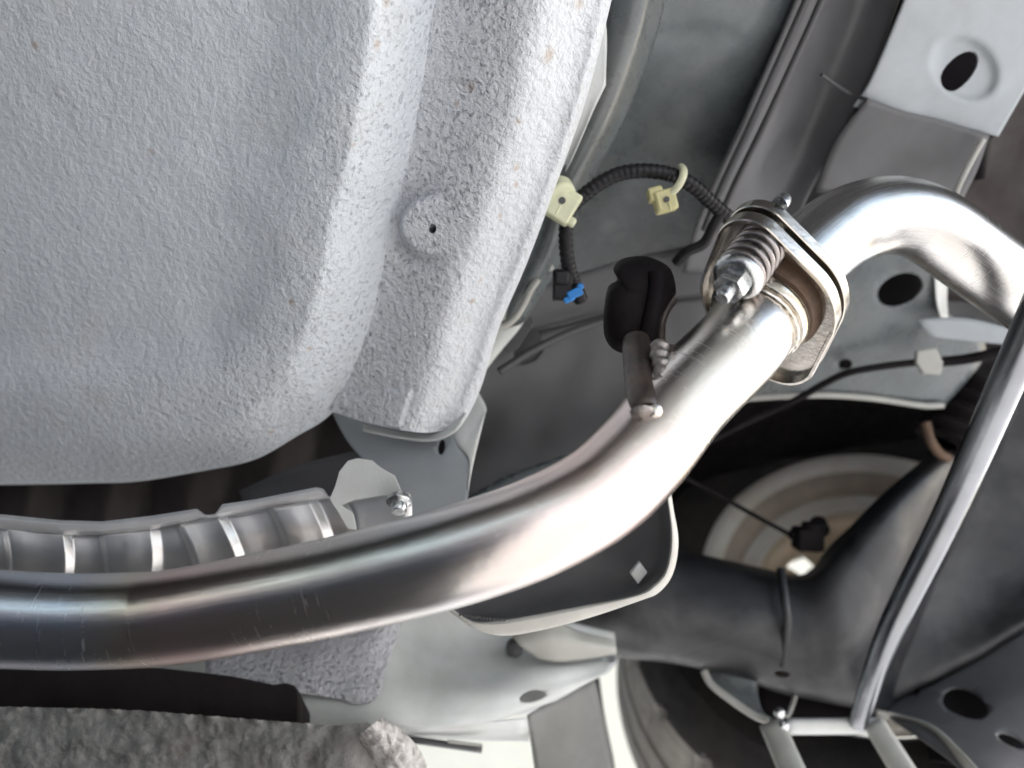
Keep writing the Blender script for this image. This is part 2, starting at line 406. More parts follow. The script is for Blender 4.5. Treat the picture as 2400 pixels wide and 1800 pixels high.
for s_ in srow:
    for i in range(n):
        p = Cn + (OUT[i] - Cn) * s_
        dist = sdist(p) if s_ < 1 else 0
        fr = i / (n - 1); wd = 150 if fr < .5 else 150 - 60 * smooth(.5, .72, fr)
        wave = 14 * mnoise.noise(V((p[0] / 130, p[1] / 130, 0)))
        h = .015 * smooth(160, 440, dist + wave)
        if dist < wd: h += (.054 if fr < .5 else .054 - .026 * smooth(.5, .7, fr)) * (1 - dist / wd) ** 1.35
        low = smooth(.45, .62, fr)
        h += low * (.0045 * math.exp(-((dist - 320) / 55) ** 2) - .004 * math.exp(-((dist - 215) / 60) ** 2))
        h += .0012 * mnoise.noise(V((p[0] / 90, p[1] / 90, 3)))
        vs.append(P(p[0], p[1], dplane(*p) + h)); tuv.append((1 - smooth(90, 330, dist + wave) if fr < .55 else (1 - smooth(90, 330, dist + wave)) * (1 - .7 * smooth(.55, .8, fr)), 0))
nr = len(srow)
# turned-up rim beyond the outline
for k, (off, hh) in enumerate(((3, .06), (1, .085), (-6, .12))):
    for i in range(n):
        t = OUT[min(i + 1, n - 1)] - OUT[max(i - 1, 0)]; nn = np.array([-t[1], t[0]]) / (np.linalg.norm(t) + 1e-9)
        p = OUT[i] - nn * off * 1.0
        vs.append(P(p[0], p[1], dplane(*OUT[i]) + hh)); 
fs = face_cam(vs, grid_faces(nr + 3, n))
def spots_for(lst, obj_c, verts):
    q = np.array([list(p - CAM) for p in verts]); dd = q @ np.array(F)
    pu = 1200 + FPX * (q @ np.array(R)) / dd; pv = 900 - FPX * (q @ np.array(U)) / dd
    return [(tuple(verts[int(np.argmin((pu - u) ** 2 + (pv - v) ** 2))] - obj_c), r_) for (u, v, r_) in lst]
tuv += [(.3, 0)] * (len(vs) - len(tuv))
tub = mk("pressed_tub", vs, fs, M['white'], panel, sharp=60, uvs=tuv)
oc = WL[tub.name]
tub.data.materials.clear()
def tsp(u, v, r_): return (u, v, r_)
tub.data.materials.append(underseal('underseal_white', spots=spots_for([tsp(905, 8, .004), tsp(888, 100, .004), tsp(825, 335, .0025), tsp(632, 1012, .0035), tsp(680, 705, .003), tsp(720, 820, .003), tsp(350, 350, .003), tsp(95, 110, .004)], oc, vs)))
# flange strip between the crease and the right-hand rolled edge
CR = cr1([(1025, -70), (1018, 0), (986, 217), (948, 412), (915, 521), (893, 651), (866, 760), (828, 868), (768, 962)], 16)
RE = cr1([(1428, -70), (1411, 0), (1356, 217), (1280, 434), (1215, 608), (1150, 760), (1107, 900), (1069, 977), (1035, 1010)], 16)
BOT = cr1([(768, 962), (850, 988), (930, 1006), (990, 1014), (1035, 1010)], 16)
H0 = .050
def fl_h(p, t):
    h = H0 + .002 - .019 * smooth(-.1, .6, t) + .026 * smooth(.55, 1.0, t) ** 1.3
    # pressed boss: half-round step that fades towards the right
    dx, dy = p[0] - 1010, p[1] - 532
    r_ = math.hypot(dx, dy); ang = math.atan2(dy, dx)
    side = 1 - smooth(-75, 60, dx)
    h -= .0085 * (1 - smooth(66, 75, r_)) * side
    h += .007 * smooth(66, 75, r_) * (1 - smooth(78, 125, r_)) * side
    # rectangular tab edge near the bottom
    if 850 < p[1] < 1000:
        ex = smooth(-7, 7, p[0] - (962 - (p[1] - 920) * .30)); ey = 1 - smooth(-6, 6, 918 - p[1])
        h += -.0045 * (1 - ex) * ey
    return h + .0008 * mnoise.noise(V((p[0] / 60, p[1] / 60, 9)))
m_ = len(CR); K = 90; vs = []; fuv = []
for i in range(m_):
    # rows run from crease to edge; the last row follows the bottom outline
    for k in range(K + 1):
        t = k / K; p = CR[i] * (1 - t) + RE[i] * t
        blend = (i / (m_ - 1)) ** 6
        q = BOT[min(len(BOT) - 1, int(round(t * (len(BOT) - 1))))]
        p = p * (1 - blend) + q * blend
        vs.append(P(p[0], p[1], dplane(*p) + fl_h(p, t))); fuv.append((1 - smooth(.35, .75, t) * (1 - .6 * smooth(.6, .9, i / m_)), 0))
    t = RE[min(i + 1, m_ - 1)] - RE[max(i - 1, 0)]; nn = np.array([t[1], -t[0]]) / np.linalg.norm(t)
    base = dplane(*RE[i]) + fl_h(RE[i], 1)
    for off, dd in ((6, .0012), (13, .004), (19, .009), (22, .016), (20, .024), (14, .03)):
        p = RE[i] + nn * off * (1 if i < m_ - 6 else .6); vs.append(P(p[0], p[1], base + dd)); fuv.append((.05, 0))
NC = K + 7
fs = face_cam(vs, grid_faces(m_, NC))
# return flange at the bottom outline
k0 = (m_ - 1) * NC; base_n = len(vs)
for k in range(NC): vs.append(vs[k0 + k] + F * .012 - U * .001)
ext = [(k0 + k, base_n + k, base_n + k + 1, k0 + k + 1) for k in range(NC - 1)]
a_, b_, c_ = [V(vs[i]) for i in ext[10][:3]]
if (b_ - a_).cross(c_ - a_).dot(V((0, 1, -1))) < 0: ext = [tuple(reversed(f)) for f in ext]
fuv += [(.2, 0)] * (len(vs) - len(fuv))
flg = mk("seam_flange", vs, fs + ext, M['white'], panel, sharp=60, uvs=fuv)
def fsp(u, v, r_): return (u, v, r_)
flg.data.materials.clear()
flg.data.materials.append(underseal('underseal_flange', base=(.74, .765, .80), amp=.0022, spots=spots_for([fsp(1288, 137, .006), fsp(1105, 205, .005), fsp(1210, 395, .0035), fsp(1170, 510, .0025), fsp(1355, 5, .005), fsp(1070, 245, .003), fsp(1215, 280, .003), fsp(1210, 425, .003), fsp(1125, 660, .003), fsp(1105, 710, .0025)], WL[flg.name], vs)))
cut(flg, [(1011, 530, dplane(1011, 530) + .03, 10, 11.5, 0)])
# dark seam gap along the bottom of the flange, between it and its backing lip
lip = sheet("seam_lip", [[(850, 994, .62), (940, 1012, .613), (1010, 1018, .607), (1052, 1000, .60), (1080, 965, .60)], [(850, 1006, .614), (940, 1024, .607), (1014, 1030, .601), (1064, 1008, .594), (1092, 968, .594)]], M['white'], panel, sub=6, thick=.002)

# ================================================================ heat shield (left, under the panel)
hs = thing("heat_shield", "ribbed silver heat shield above the exhaust pipe on the left", "heat shield", P(400, 1260, .56))
topl = cr1([(-120, 1225), (0, 1232), (140, 1246), (240, 1246), (360, 1234), (500, 1212), (640, 1186), (745, 1168), (800, 1160), (850, 1160)], 24)
nt_ = len(topl); vs = []
ridge = [(-40, -38), (158, 138), (362, 343), (520, 578), (733, 785)]     # (u at the rim, u at the pipe) of each crest
joint = [(-185, -180), (12, 8), (236, 233), (415, 470), (632, 682), (830, 880)]
marks = sorted([(u, 1, b) for u, b in ridge] + [(u, 0, b) for u, b in joint])
mu = [m[0] for m in marks]; mb = [m[2] for m in marks]; mh = [m[1] for m in marks]
NR = 16; ku, kh = [], []
for m in marks:     # pressed steps: up at each joint, down (facing the rear) at each crest
    if m[1] == 0: ku += [m[0] - 5, m[0] - 3, m[0] + 3, m[0] + 5]; kh += [0, .1, .9, 1]
    else: ku += [m[0] - 12, m[0] - 8, m[0] + 8, m[0] + 12]; kh += [1, .9, .1, 0]
US = sorted(set(ku + [x for i in range(len(mu) - 1) for x in np.linspace(mu[i] + 14, mu[i + 1] - 14, 5)]))
vs = []
for r_ in range(NR + 1):
    t = r_ / NR
    for u0 in US:
        uu = np.interp(u0, mu, mb) * t + u0 * (1 - t) + 14 * math.sin(math.pi * t)
        vtop = np.interp(u0, topl[:, 0], topl[:, 1])
        v = vtop + t * 190
        hh = .0062 * np.interp(u0, ku, kh) + .0012 * math.sin(u0 * .05)
        vs.append(P(uu, v, .565 + .02 * t - .012 * math.sin(math.pi * t) - hh))
fs = face_cam(vs, grid_faces(NR + 1, len(US)))
mk("ribbed_skin", vs, fs, M['galv'], hs, thick=.001, sharp=75)
lo = np.array([(-120, 1232), (0, 1240), (140, 1254), (240, 1254), (360, 1240), (470, 1216), (510, 1213), (640, 1186), (745, 1170), (790, 1166)], float)
hi = np.array([(-120, 1200), (0, 1205), (140, 1219), (240, 1222), (360, 1208), (462, 1192), (482, 1207), (505, 1205), (520, 1182), (600, 1170), (740, 1142), (758, 1145), (772, 1166), (790, 1150)], float)
uu = np.linspace(-120, 790, 150); rows = []
for k, t in enumerate((0, .3, .7, 1)):
    rows.append([(u, np.interp(u, lo[:, 0], lo[:, 1]) * (1 - t) + np.interp(u, hi[:, 0], hi[:, 1]) * t, .558 - .006 * math.sin(math.pi * t) ) for u in uu])
sheet("rim_flange", rows, M['alu'], hs, sub=1, thick=.0012)
prism("mounting_tab", [(772, 1170), (785, 1140), (795, 1105), (815, 1080), (838, 1074), (872, 1079), (890, 1095), (905, 1104), (925, 1115), (938, 1145), (946, 1162), (900, 1160), (830, 1172), (800, 1185), (828, 1205), (835, 1240), (815, 1240), (795, 1205)], .545, .0012, M['white'], hs, bevel=.0003)
sheet("bolt_pad", [[(815, 1178, .556), (880, 1160, .553), (960, 1152, .55)], [(830, 1205, .553), (880, 1195, .551), (965, 1190, .548)], [(838, 1250, .55), (880, 1240, .549), (965, 1230, .547)]], M['galv'], hs, sub=4)
bp = P(935, 1182, .535); ax = (F * .55 + U * .65 - R * .05).normalized()
bolt = mk("shield_bolt", *lathe_geo([(0, .0), (.0045, 0), (.0052, .001), (.0052, .006), (.006, .006), (.0085, .0075), (.0085, .009), (.0065, .0095), (.0065, .012)], bp - ax * .006, ax, 24), M['zinc'], hs)
# inner ribs of the shield; shade of the gap is in their dark colour
dk = thing("shade_lining", "ribbed lining coloured dark as shade in the gap between the white panel and the heat shield", "lining", P(400, 1130, .7))
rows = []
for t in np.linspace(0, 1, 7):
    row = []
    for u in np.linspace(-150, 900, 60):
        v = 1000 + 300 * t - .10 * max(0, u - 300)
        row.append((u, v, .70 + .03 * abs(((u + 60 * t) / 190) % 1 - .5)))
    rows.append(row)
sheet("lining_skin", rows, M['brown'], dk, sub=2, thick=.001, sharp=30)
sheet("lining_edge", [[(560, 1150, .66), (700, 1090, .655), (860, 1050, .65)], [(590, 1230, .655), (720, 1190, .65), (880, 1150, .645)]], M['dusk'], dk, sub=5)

# ================================================================ bracket under the flange
br = thing("rail_bracket", "pale folded bracket with a small oval hole under the corner of the white panel", "bracket", P(980, 1100, .6))
sheet("bracket_face", [[(770, 950, .68), (880, 980, .655), (980, 1000, .64), (1053, 1000, .63)], [(815, 1035, .645), (900, 1050, .63), (1000, 1055, .62), (1075, 1045, .615)], [(880, 1110, .62), (940, 1120, .61), (1020, 1120, .605), (1100, 1085, .605)], [(930, 1170, .60), (970, 1170, .598), (1040, 1165, .595), (1098, 1150, .595)], [(935, 1250, .585), (975, 1260, .58), (1040, 1260, .58), (1080, 1240, .58)]], M['white2'], br, holes=[(1035, 1048, .62, 8.5, 17, .1)], sub=6)
sheet('shade_backing', [[(960, 1000, .70), (1060, 1000, .70)], [(970, 1100, .69), (1070, 1100, .69)]], M['rubber'], br, sub=3)  # black sheet added as shade behind the bracket hole
sheet("bracket_return", [[(1052, 1010, .628), (1075, 960, .634), (1113, 905, .642)], [(1076, 1045, .614), (1108, 1000, .625), (1138, 950, .635)], [(1100, 1080, .604), (1115, 1040, .612), (1136, 975, .630)], [(1099, 1150, .594), (1103, 1120, .6), (1112, 1075, .61)]], M['white'], br, sub=5)

# ================================================================ grey floor and rail above the wiring
fp = thing("floor_pan", "grey floor pan above the wiring loop beside the white panel", "floor pan", P(1500, 300, .62))
sheet("pan_skin", [[(1480, -80, .575), (1620, -80, .58), (1780, -80, .585), (1960, -80, .60)], [(1430, 120, .605), (1570, 120, .615), (1720, 120, .62), (1880, 120, .635)], [(1350, 330, .68), (1480, 340, .70), (1620, 350, .70), (1760, 350, .69)], [(1270, 540, .80), (1400, 570, .82), (1560, 580, .81), (1720, 580, .78)], [(1200, 760, .92), (1360, 780, .93), (1540, 790, .92), (1720, 790, .90)]], M['grey'], fp, sub=8, wob=.002)
# rounded edge strip next to the white panel
sheet("edge_strip", [[(1420, -80, .555), (1470, -80, .545), (1530, -80, .545), (1575, -80, .57)], [(1400, 80, .57), (1440, 80, .557), (1495, 80, .557), (1540, 80, .585)], [(1345, 260, .585), (1385, 260, .573), (1430, 260, .573), (1470, 270, .60)], [(1285, 420, .60), (1312, 430, .59), (1350, 430, .592), (1385, 430, .62)], [(1235, 560, .625), (1262, 580, .615), (1295, 590, .618), (1320, 600, .64)], [(1140, 780, .655), (1180, 770, .645), (1220, 760, .65), (1240, 740, .67)]], M['grey'], fp, sub=8)
sheet("sealer_bead", [[(1385, 60, .548), (1420, 55, .549), (1420, 200, .56)], [(1330, 250, .563), (1375, 250, .565), (1372, 300, .57)], [(1270, 425, .59), (1305, 420, .592), (1305, 450, .594)]], M['white'], fp, sub=6)
pc = thing("sill_closing_plate", "cream closing plate with a rolled lip beside the lower edge of the white panel", "plate", P(1180, 680, .64))
sheet("plate_skin", [[(1230, 560, .622), (1275, 590, .626), (1300, 630, .632)], [(1185, 650, .632), (1225, 650, .634), (1243, 665, .638)], [(1140, 755, .642), (1180, 752, .642), (1205, 735, .646)]], M['pale'], pc, sub=6)
tube("rolled_lip", [(1260, 655, .628), (1243, 680, .626), (1228, 712, .624), (1208, 743, .622), (1180, 764, .622), (1135, 768, .622)], .0027, M['pale'], pc, n=12)
sheet("lower_skin", [[(1130, 772, .648), (1175, 772, .646), (1215, 752, .65), (1250, 700, .655)], [(1110, 850, .655), (1150, 830, .652), (1185, 800, .655), (1225, 760, .66)], [(1100, 930, .662), (1115, 900, .66), (1130, 880, .662), (1160, 840, .668)]], M['white'], pc, sub=5)
prism("seam_tab", [(1222, 765), (1245, 740), (1252, 755), (1215, 815), (1195, 830), (1182, 820)], .64, .0015, M['dusk'], pc, bevel=.0004)

# inner rail wall: dusky recess behind the pipe
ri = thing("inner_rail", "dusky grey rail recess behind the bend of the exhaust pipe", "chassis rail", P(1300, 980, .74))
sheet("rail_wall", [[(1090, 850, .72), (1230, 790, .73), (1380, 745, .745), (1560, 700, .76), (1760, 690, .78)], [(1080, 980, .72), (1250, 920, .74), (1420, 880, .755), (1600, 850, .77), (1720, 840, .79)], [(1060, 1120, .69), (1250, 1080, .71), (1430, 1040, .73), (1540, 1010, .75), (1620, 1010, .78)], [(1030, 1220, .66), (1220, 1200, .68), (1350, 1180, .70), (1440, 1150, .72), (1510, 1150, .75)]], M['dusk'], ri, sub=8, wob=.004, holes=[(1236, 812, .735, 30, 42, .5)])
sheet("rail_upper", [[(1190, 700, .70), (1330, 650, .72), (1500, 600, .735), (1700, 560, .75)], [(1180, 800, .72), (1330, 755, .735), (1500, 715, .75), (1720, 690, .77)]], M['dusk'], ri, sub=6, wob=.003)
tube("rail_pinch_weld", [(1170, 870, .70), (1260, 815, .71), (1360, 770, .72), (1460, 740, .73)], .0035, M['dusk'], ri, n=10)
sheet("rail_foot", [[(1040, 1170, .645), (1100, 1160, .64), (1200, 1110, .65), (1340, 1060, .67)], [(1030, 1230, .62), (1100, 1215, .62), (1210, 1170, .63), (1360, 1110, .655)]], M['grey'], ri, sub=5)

# rail running to the upper right with its seams, and the plate with two holes
rl = thing("chassis_rail", "long grey chassis rail with double seam running from the top edge to the flange joint", "chassis rail", P(1850, 250, .6))
sheet("rail_side", [[(1900, -80, .585), (1960, -80, .60), (2050, -80, .62), (2130, -80, .60)], [(1810, 130, .615), (1870, 130, .63), (1960, 130, .655), (2060, 130, .635)], [(1720, 330, .645), (1790, 330, .66), (1880, 330, .69), (1960, 340, .67)], [(1650, 480, .675), (1720, 490, .69), (1810, 500, .71), (1880, 500, .70)], [(1600, 640, .71), (1700, 650, .72), (1800, 650, .74), (1900, 650, .73)]], M['dusk2'], rl, sub=8, wob=.002)
for du, rr in ((0, .0028), (36, .0028)):
    tube("seam_bead", [(1925 + du, -80, .577), (1850 + du, 90, .60), (1760 + du * .9, 290, .63), (1690 + du * .8, 440, .655), (1650 + du * .8, 540, .672)], rr, M['dusk'], rl, n=10)
tube("rail_weld_seam", [(1925, 175, .628), (1985, 215, .645), (2035, 235, .635)], .0016, M['dusk'], rl, n=8)
pl = thing("rail_plate", "light grey plate with a round hole and pressed ring in the upper right corner", "plate", P(2250, 150, .6))
def ringemb(u, v, d):
    x, y = (u - 2262) , (v - 160)
    ca, sa = math.cos(-.75), math.sin(-.75); xr, yr = (x * ca - y * sa) / 1.25, (x * sa + y * ca)
    r_ = math.hypot(xr, yr)
    h = .006 * (1 - smooth(58, 80, r_))
    h2 = -.005 * (smooth(2260, 2300, u) * (1 - smooth(190, 215, v)) * smooth(120, 160, v)) * 0
    return h - .003 * math.exp(-((r_ - 66) / 9) ** 2) + h2
sheet("plate_skin", [[(2155, -90, .585), (2260, -90, .59), (2360, -90, .595), (2520, -90, .60)], [(2100, 50, .605), (2220, 50, .61), (2330, 60, .615), (2500, 60, .62)], [(2040, 190, .63), (2160, 200, .637), (2290, 200, .64), (2410, 200, .645)], [(2000, 250, .645), (2110, 285, .652), (2220, 295, .657), (2340, 320, .66)]], M['white2'], pl, sub=14, dfun=ringemb, holes=[(2252, 165, .635, 48, 33, -.72)])
sheet("plate_step", [[(2030, 235, .637), (2120, 262, .645), (2215, 285, .65), (2320, 318, .655)], [(1960, 330, .66), (2080, 350, .668), (2190, 370, .672), (2290, 400, .675)], [(1910, 450, .69), (2040, 470, .695), (2160, 480, .70), (2255, 470, .70)]], M['dusk2'], pl, sub=7, wob=.002)
sheet('shade_backing', [[(2080, -90, .70), (2540, -90, .71)], [(1980, 330, .76), (2400, 380, .77)]], M['rubber'], pl, sub=4)  # black sheet added so the plate hole looks deep in shade
tube("plate_edge", [(2305, 325, .648), (2280, 370, .655), (2252, 425, .662), (2240, 455, .668)], .0025, M['pale'], pl, n=8)
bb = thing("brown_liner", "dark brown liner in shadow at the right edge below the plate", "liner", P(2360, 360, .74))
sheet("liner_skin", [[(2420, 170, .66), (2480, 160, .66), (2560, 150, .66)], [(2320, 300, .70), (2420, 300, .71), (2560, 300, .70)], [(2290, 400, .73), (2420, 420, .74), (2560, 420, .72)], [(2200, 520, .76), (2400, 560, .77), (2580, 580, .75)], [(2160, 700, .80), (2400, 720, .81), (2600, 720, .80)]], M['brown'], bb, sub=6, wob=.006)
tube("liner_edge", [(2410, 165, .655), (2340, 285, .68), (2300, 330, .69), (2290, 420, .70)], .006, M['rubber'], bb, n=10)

# wheel-arch plate: light sheet around the second hole, down to the arch edge
wa = thing("wheel_arch_plate", "light grey wheel arch plate with an oval hole right of the pipe flange", "plate", P(2050, 800, .78))
sheet("arch_skin", [[(1860, 560, .74), (1990, 560, .745), (2110, 590, .75), (2190, 620, .755)], [(1830, 690, .755), (1970, 700, .76), (2110, 705, .765), (2210, 720, .77)], [(1760, 800, .77), (1940, 800, .775), (2110, 800, .785), (2300, 790, .80)], [(1700, 890, .785), (1920, 870, .79), (2120, 870, .80), (2300, 850, .815)], [(1640, 950, .80), (1920, 925, .805), (2100, 938, .815), (2215, 950, .825)]], M['grey'], wa, sub=8, wob=.002, holes=[(2104, 680, .765, 53, 36, -.30), (1985, 853, .78, 11, 11, 0)])
sheet('shade_backing', [[(1900, 560, .83), (2210, 580, .84)], [(1880, 880, .86), (2230, 900, .87)]], M['rubber'], wa, sub=4)  # black sheet added as shade behind the arch holes
tube("arch_lip", [(1640, 952, .798), (1760, 934, .80), (1920, 926, .802), (2040, 933, .808), (2160, 950, .815), (2210, 950, .82)], .003, M['pale'], wa, n=8)
sheet("arch_return", [[(2190, 620, .752), (2212, 640, .76), (2222, 660, .77)], [(2196, 700, .757), (2212, 700, .768), (2220, 710, .775)], [(2205, 745, .762), (2216, 745, .77), (2225, 750, .78)]], M['white'], wa, sub=4)
sheet("arch_tongue", [[(2150, 748, .752), (2260, 745, .752), (2380, 772, .75)], [(2180, 790, .755), (2280, 800, .752), (2380, 810, .75)]], M['white2'], wa, sub=5)
vs, fs = merge(cyl_geo(P(1985, 853, .772), P(1985, 853, .78), .0045)); mk("arch_plug", vs, fs, M['rubber'], wa)
# dark liner right behind arch opening
al = thing("arch_liner", "black wheel arch liner above the tyre", "liner", P(1900, 1000, .95))
sheet("liner_skin", [[(1500, 840, .86), (1800, 830, .86), (2100, 840, .87), (2500, 700, .88)], [(1480, 1000, 1.0), (1800, 980, 1.05), (2100, 980, 1.05), (2500, 950, 1.0)], [(1420, 1300, 1.2), (1800, 1250, 1.25), (2200, 1250, 1.25), (2600, 1250, 1.2)]], M['rubber'], al, sub=6)

# brake line
tag(tube("brake_line", [(1660, 1035, .785), (1760, 985, .782), (1860, 940, .78), (1930, 900, .775), (1990, 873, .768), (2080, 857, .765), (2170, 847, .765)], .0034, M['rubber'], n=10), "thin dark brake line slanting from the exhaust pipe to the wheel arch plate", "brake line")
tag(tube("breather_hose", [(2205, 848, .768), (2260, 842, .762), (2320, 830, .755), (2420, 806, .75)], .005, M['rubber'], n=10), "short dark hose running to the right from the wheel arch plate clamp", "hose")
prism("line_clamp", [(2150, 822), (2195, 815), (2212, 850), (2205, 878), (2165, 876), (2148, 850)], .758, .006, M['pale'], bevel=.001)
tag(bpy.data.objects["line_clamp"], "small pale clamp between the brake line and the short hose", "clamp")

# ================================================================ wheel
IN = P(2023, 1350, .98); wc = V((IN.x, IN.y, IN.z))
wh = thing("wheel", "rear wheel with pale steel rim and dark tyre seen from its inner side", "wheel", wc)
Yv = V((.28, .95, -.12)).normalized(); Zu = V((0, 0, 1))
NT = 168
prof = [(.190, .012), (.200, -.004), (.225, -.016), (.250, -.016), (.266, -.006), (.277, .008), (.284, .016), (.288, .026)]
def trd(h): return .288 + .29 * (h - .026)
for h0, h1 in ((.034, .098), (.112, .148), (.160, .196)):
    prof += [(trd(h0) - .010, h0 - .003), (trd(h0), h0), (trd((h0 + h1) / 2) + .001, (h0 + h1) / 2), (trd(h1), h1), (trd(h1) - .010, h1 + .003)]
prof[8:9] = []
prof += [(.336, .212), (.318, .228), (.26, .236), (.190, .21)]
def tread(i, k, r_):
    h = prof[i][1]
    if .02 < h < .075 and (k - int(h * 90)) % 9 == 0: return r_ - .007
    return r_
tvs, tfs = lathe_geo(prof, wc, Yv, 216, Zu, tread)
mk("sidewall", tvs, [f for q, f in enumerate(tfs) if q // 216 < 7 or q // 216 > len(prof) - 5], M['tyre'], wh, sharp=28)
mk("tread", tvs, [f for q, f in enumerate(tfs) if 7 <= q // 216 <= len(prof) - 5], M['tread'], wh, sharp=28)
rp_ = [(.1795, .004), (.177, -.004), (.172, -.006), (.166, -.004), (.160, .000), (.157, .004), (.150, .022), (.143, .034), (.139, .037), (.126, .039), (.122, .043), (.117, .055), (.113, .068), (.110, .073), (.104, .074), (.080, .075), (.074, .074), (.064, .063), (.0, .059)]
vs, fs = lathe_geo([(r_ * 1.06, h) for r_, h in rp_], wc, Yv, 96, Zu)
row_ = lambda q: q // 96
fs_o = [f for q, f in enumerate(fs) if row_(q) < 5 or 7 <= row_(q) < 10]
fs_s = [f for q, f in enumerate(fs) if 5 <= row_(q) < 7]
fs_d = [f for q, f in enumerate(fs) if row_(q) >= 10 and not (row_(q) == 14 and (q % 96) % 12 < 4)]
rim = mk("rim", vs, fs_o, M['rim'], wh, sharp=40)
rst = mk("rim_step", vs, fs_s, M['rimshade'], wh, sharp=40)
rdi = mk("rim_disc", vs, fs_d, M['rimwarm'], wh, sharp=40)
for o_ in (rim, rst, rdi):
    m = o_.modifiers.new("solid", 'SOLIDIFY'); m.thickness = .0025; m.offset = -1
drum = mk("brake_drum", *lathe_geo([(.0, .075), (.05, .076), (.058, .08), (.062, .084), (.062, .112)], wc, Yv, 64, Zu), M['black'], wh, sharp=40)
# speed-sensor cable and plug in front of the rim
sc_ = thing("sensor_cable", "thin black sensor cable running across the wheel rim to a plug", "cable", P(1750, 1200, .86))
tube("cable", [(1570, 1100, .80), (1620, 1128, .82), (1700, 1170, .83), (1790, 1220, .835), (1850, 1252, .835)], .0024, M['rubber'], sc_, n=10)
vs, fs = merge(box_geo(P(1893, 1262, .83), (R, U, F), (.026, .022, .025)), cyl_geo(P(1850, 1250, .83), P(1885, 1262, .83), .005), cyl_geo(P(1905, 1225, .83), P(1900, 1290, .83), .011), cyl_geo(P(1915, 1225, .83), P(1925, 1245, .84), .009))
mk("sensor_plug", vs, fs, M['rubber'], sc_, bevel=.002)

# ================================================================ axle beam (dark, lower right)
ab = thing("axle_beam", "dark pressed twist-beam axle crossing in front of the wheel", "axle", P(1800, 1450, .8))
sheet("beam_skin", [
 [(1230, 1400, .90), (1420, 1270, .86), (1590, 1288, .85), (1780, 1330, .84), (1885, 1345, .84), (1955, 1270, .83), (2100, 1130, .84), (2260, 1005, .88), (2420, 880, .95)],
 [(1230, 1410, .86), (1425, 1300, .80), (1590, 1320, .79), (1780, 1362, .785), (1885, 1375, .785), (1970, 1320, .78), (2110, 1190, .80), (2265, 1070, .86), (2430, 960, .94)],
 [(1220, 1440, .85), (1430, 1420, .77), (1590, 1440, .76), (1775, 1480, .755), (1880, 1500, .755), (1990, 1480, .755), (2090, 1440, .79), (2190, 1390, .87), (2330, 1290, .95)],
 [(1250, 1475, .86), (1440, 1500, .78), (1600, 1525, .77), (1750, 1560, .765), (1860, 1590, .765), (2000, 1615, .765), (2070, 1620, .80), (2130, 1615, .87), (2220, 1580, .95)],
 [(1270, 1490, .90), (1440, 1536, .80), (1600, 1557, .79), (1740, 1592, .785), (1850, 1627, .785), (2010, 1657, .785), (2070, 1668, .81), (2110, 1680, .87), (2200, 1690, .95)],
 [(1270, 1495, .94), (1440, 1534, .86), (1600, 1555, .85), (1740, 1590, .845), (1850, 1624, .845), (2010, 1654, .845), (2070, 1664, .86), (2110, 1676, .90), (2200, 1686, .97)]], M['black'], ab, sub=7, thick=.003, wob=.003, holes=[(1830, 1577, .768, 18, 9, .1)])
tube("beam_weld", [(1830, 1335, .784), (1838, 1400, .762), (1845, 1470, .752), (1835, 1560, .762)], .004, M['black'], ab, n=10)
# right-hand pan behind the rod
rp = thing("rear_pan", "dark grey rear pan with a curved crease behind the steel rod at the right edge", "pan", P(2300, 1400, .85))
sheet("pan_upper", [[(2200, 900, .94), (2330, 880, .93), (2480, 860, .92)], [(2160, 1150, .90), (2320, 1130, .90), (2480, 1100, .89)], [(2110, 1420, .86), (2300, 1380, .865), (2480, 1320, .86)], [(2060, 1640, .83), (2280, 1530, .83), (2500, 1395, .825)], [(2050, 1662, .84), (2285, 1548, .845), (2510, 1412, .84)]], M['black'], rp, sub=7, wob=.002)
PN = (P(2380, 1580, .805) - P(2200, 1592, .84)).cross(P(2260, 1700, .75) - P(2200, 1592, .84)).normalized()
sheet("pan_lower", [[(2055, 1660, .835), (2200, 1592, .84), (2350, 1508, .84), (2510, 1410, .838)], [(2090, 1685, .79), (2240, 1640, .80), (2380, 1580, .805), (2520, 1520, .81)], [(2150, 1725, .745), (2260, 1700, .75), (2400, 1680, .755), (2540, 1660, .765)], [(2250, 1800, .70), (2320, 1790, .70), (2420, 1790, .705), (2560, 1790, .71)], [(2320, 1880, .67), (2380, 1880, .67), (2450, 1880, .67), (2560, 1880, .67)]], M['dusk2'], rp, sub=7, wob=.002, holes=[(2258, 1640, .787, 56, 34, .35, PN), (2370, 1735, .728, 30, 12, .05, PN)])
sheet('shade_backing', [[(2130, 1560, .87), (2500, 1500, .88)], [(2180, 1780, .74), (2500, 1830, .75)]], M['rubber'], rp, sub=4)  # black sheet added as shade behind the pan openings
sheet("pan_edge", [[(2050, 1665, .80), (2120, 1680, .78), (2190, 1705, .745), (2260, 1770, .70), (2330, 1850, .66)], [(2052, 1680, .81), (2120, 1700, .79), (2180, 1725, .755), (2240, 1790, .71), (2310, 1870, .67)]], M['pale'], rp, sub=5)
# bump stop by the beam
bs = thing("bump_stop", "dark ringed rubber bump stop at the right above the axle beam", "bump stop", P(2250, 980, .84))
c0, c1 = P(2290, 905, .85), P(2215, 1040, .84); ax = (c1 - c0).normalized(); L = (c1 - c0).length
mk("rubber_bellows", *lathe_geo([(.0, 0), (.026, 0)] + [(.030 + .005 * math.sin(k * 1.05), L * k / 24) for k in range(25)] + [(.012, L)], c0, ax, 32), M['rubber'], bs)
tube("retaining_ring", [(2170, 990, .825), (2180, 1030, .822), (2200, 1060, .82), (2225, 1075, .82)], .005, M['rusty'], bs, n=10)

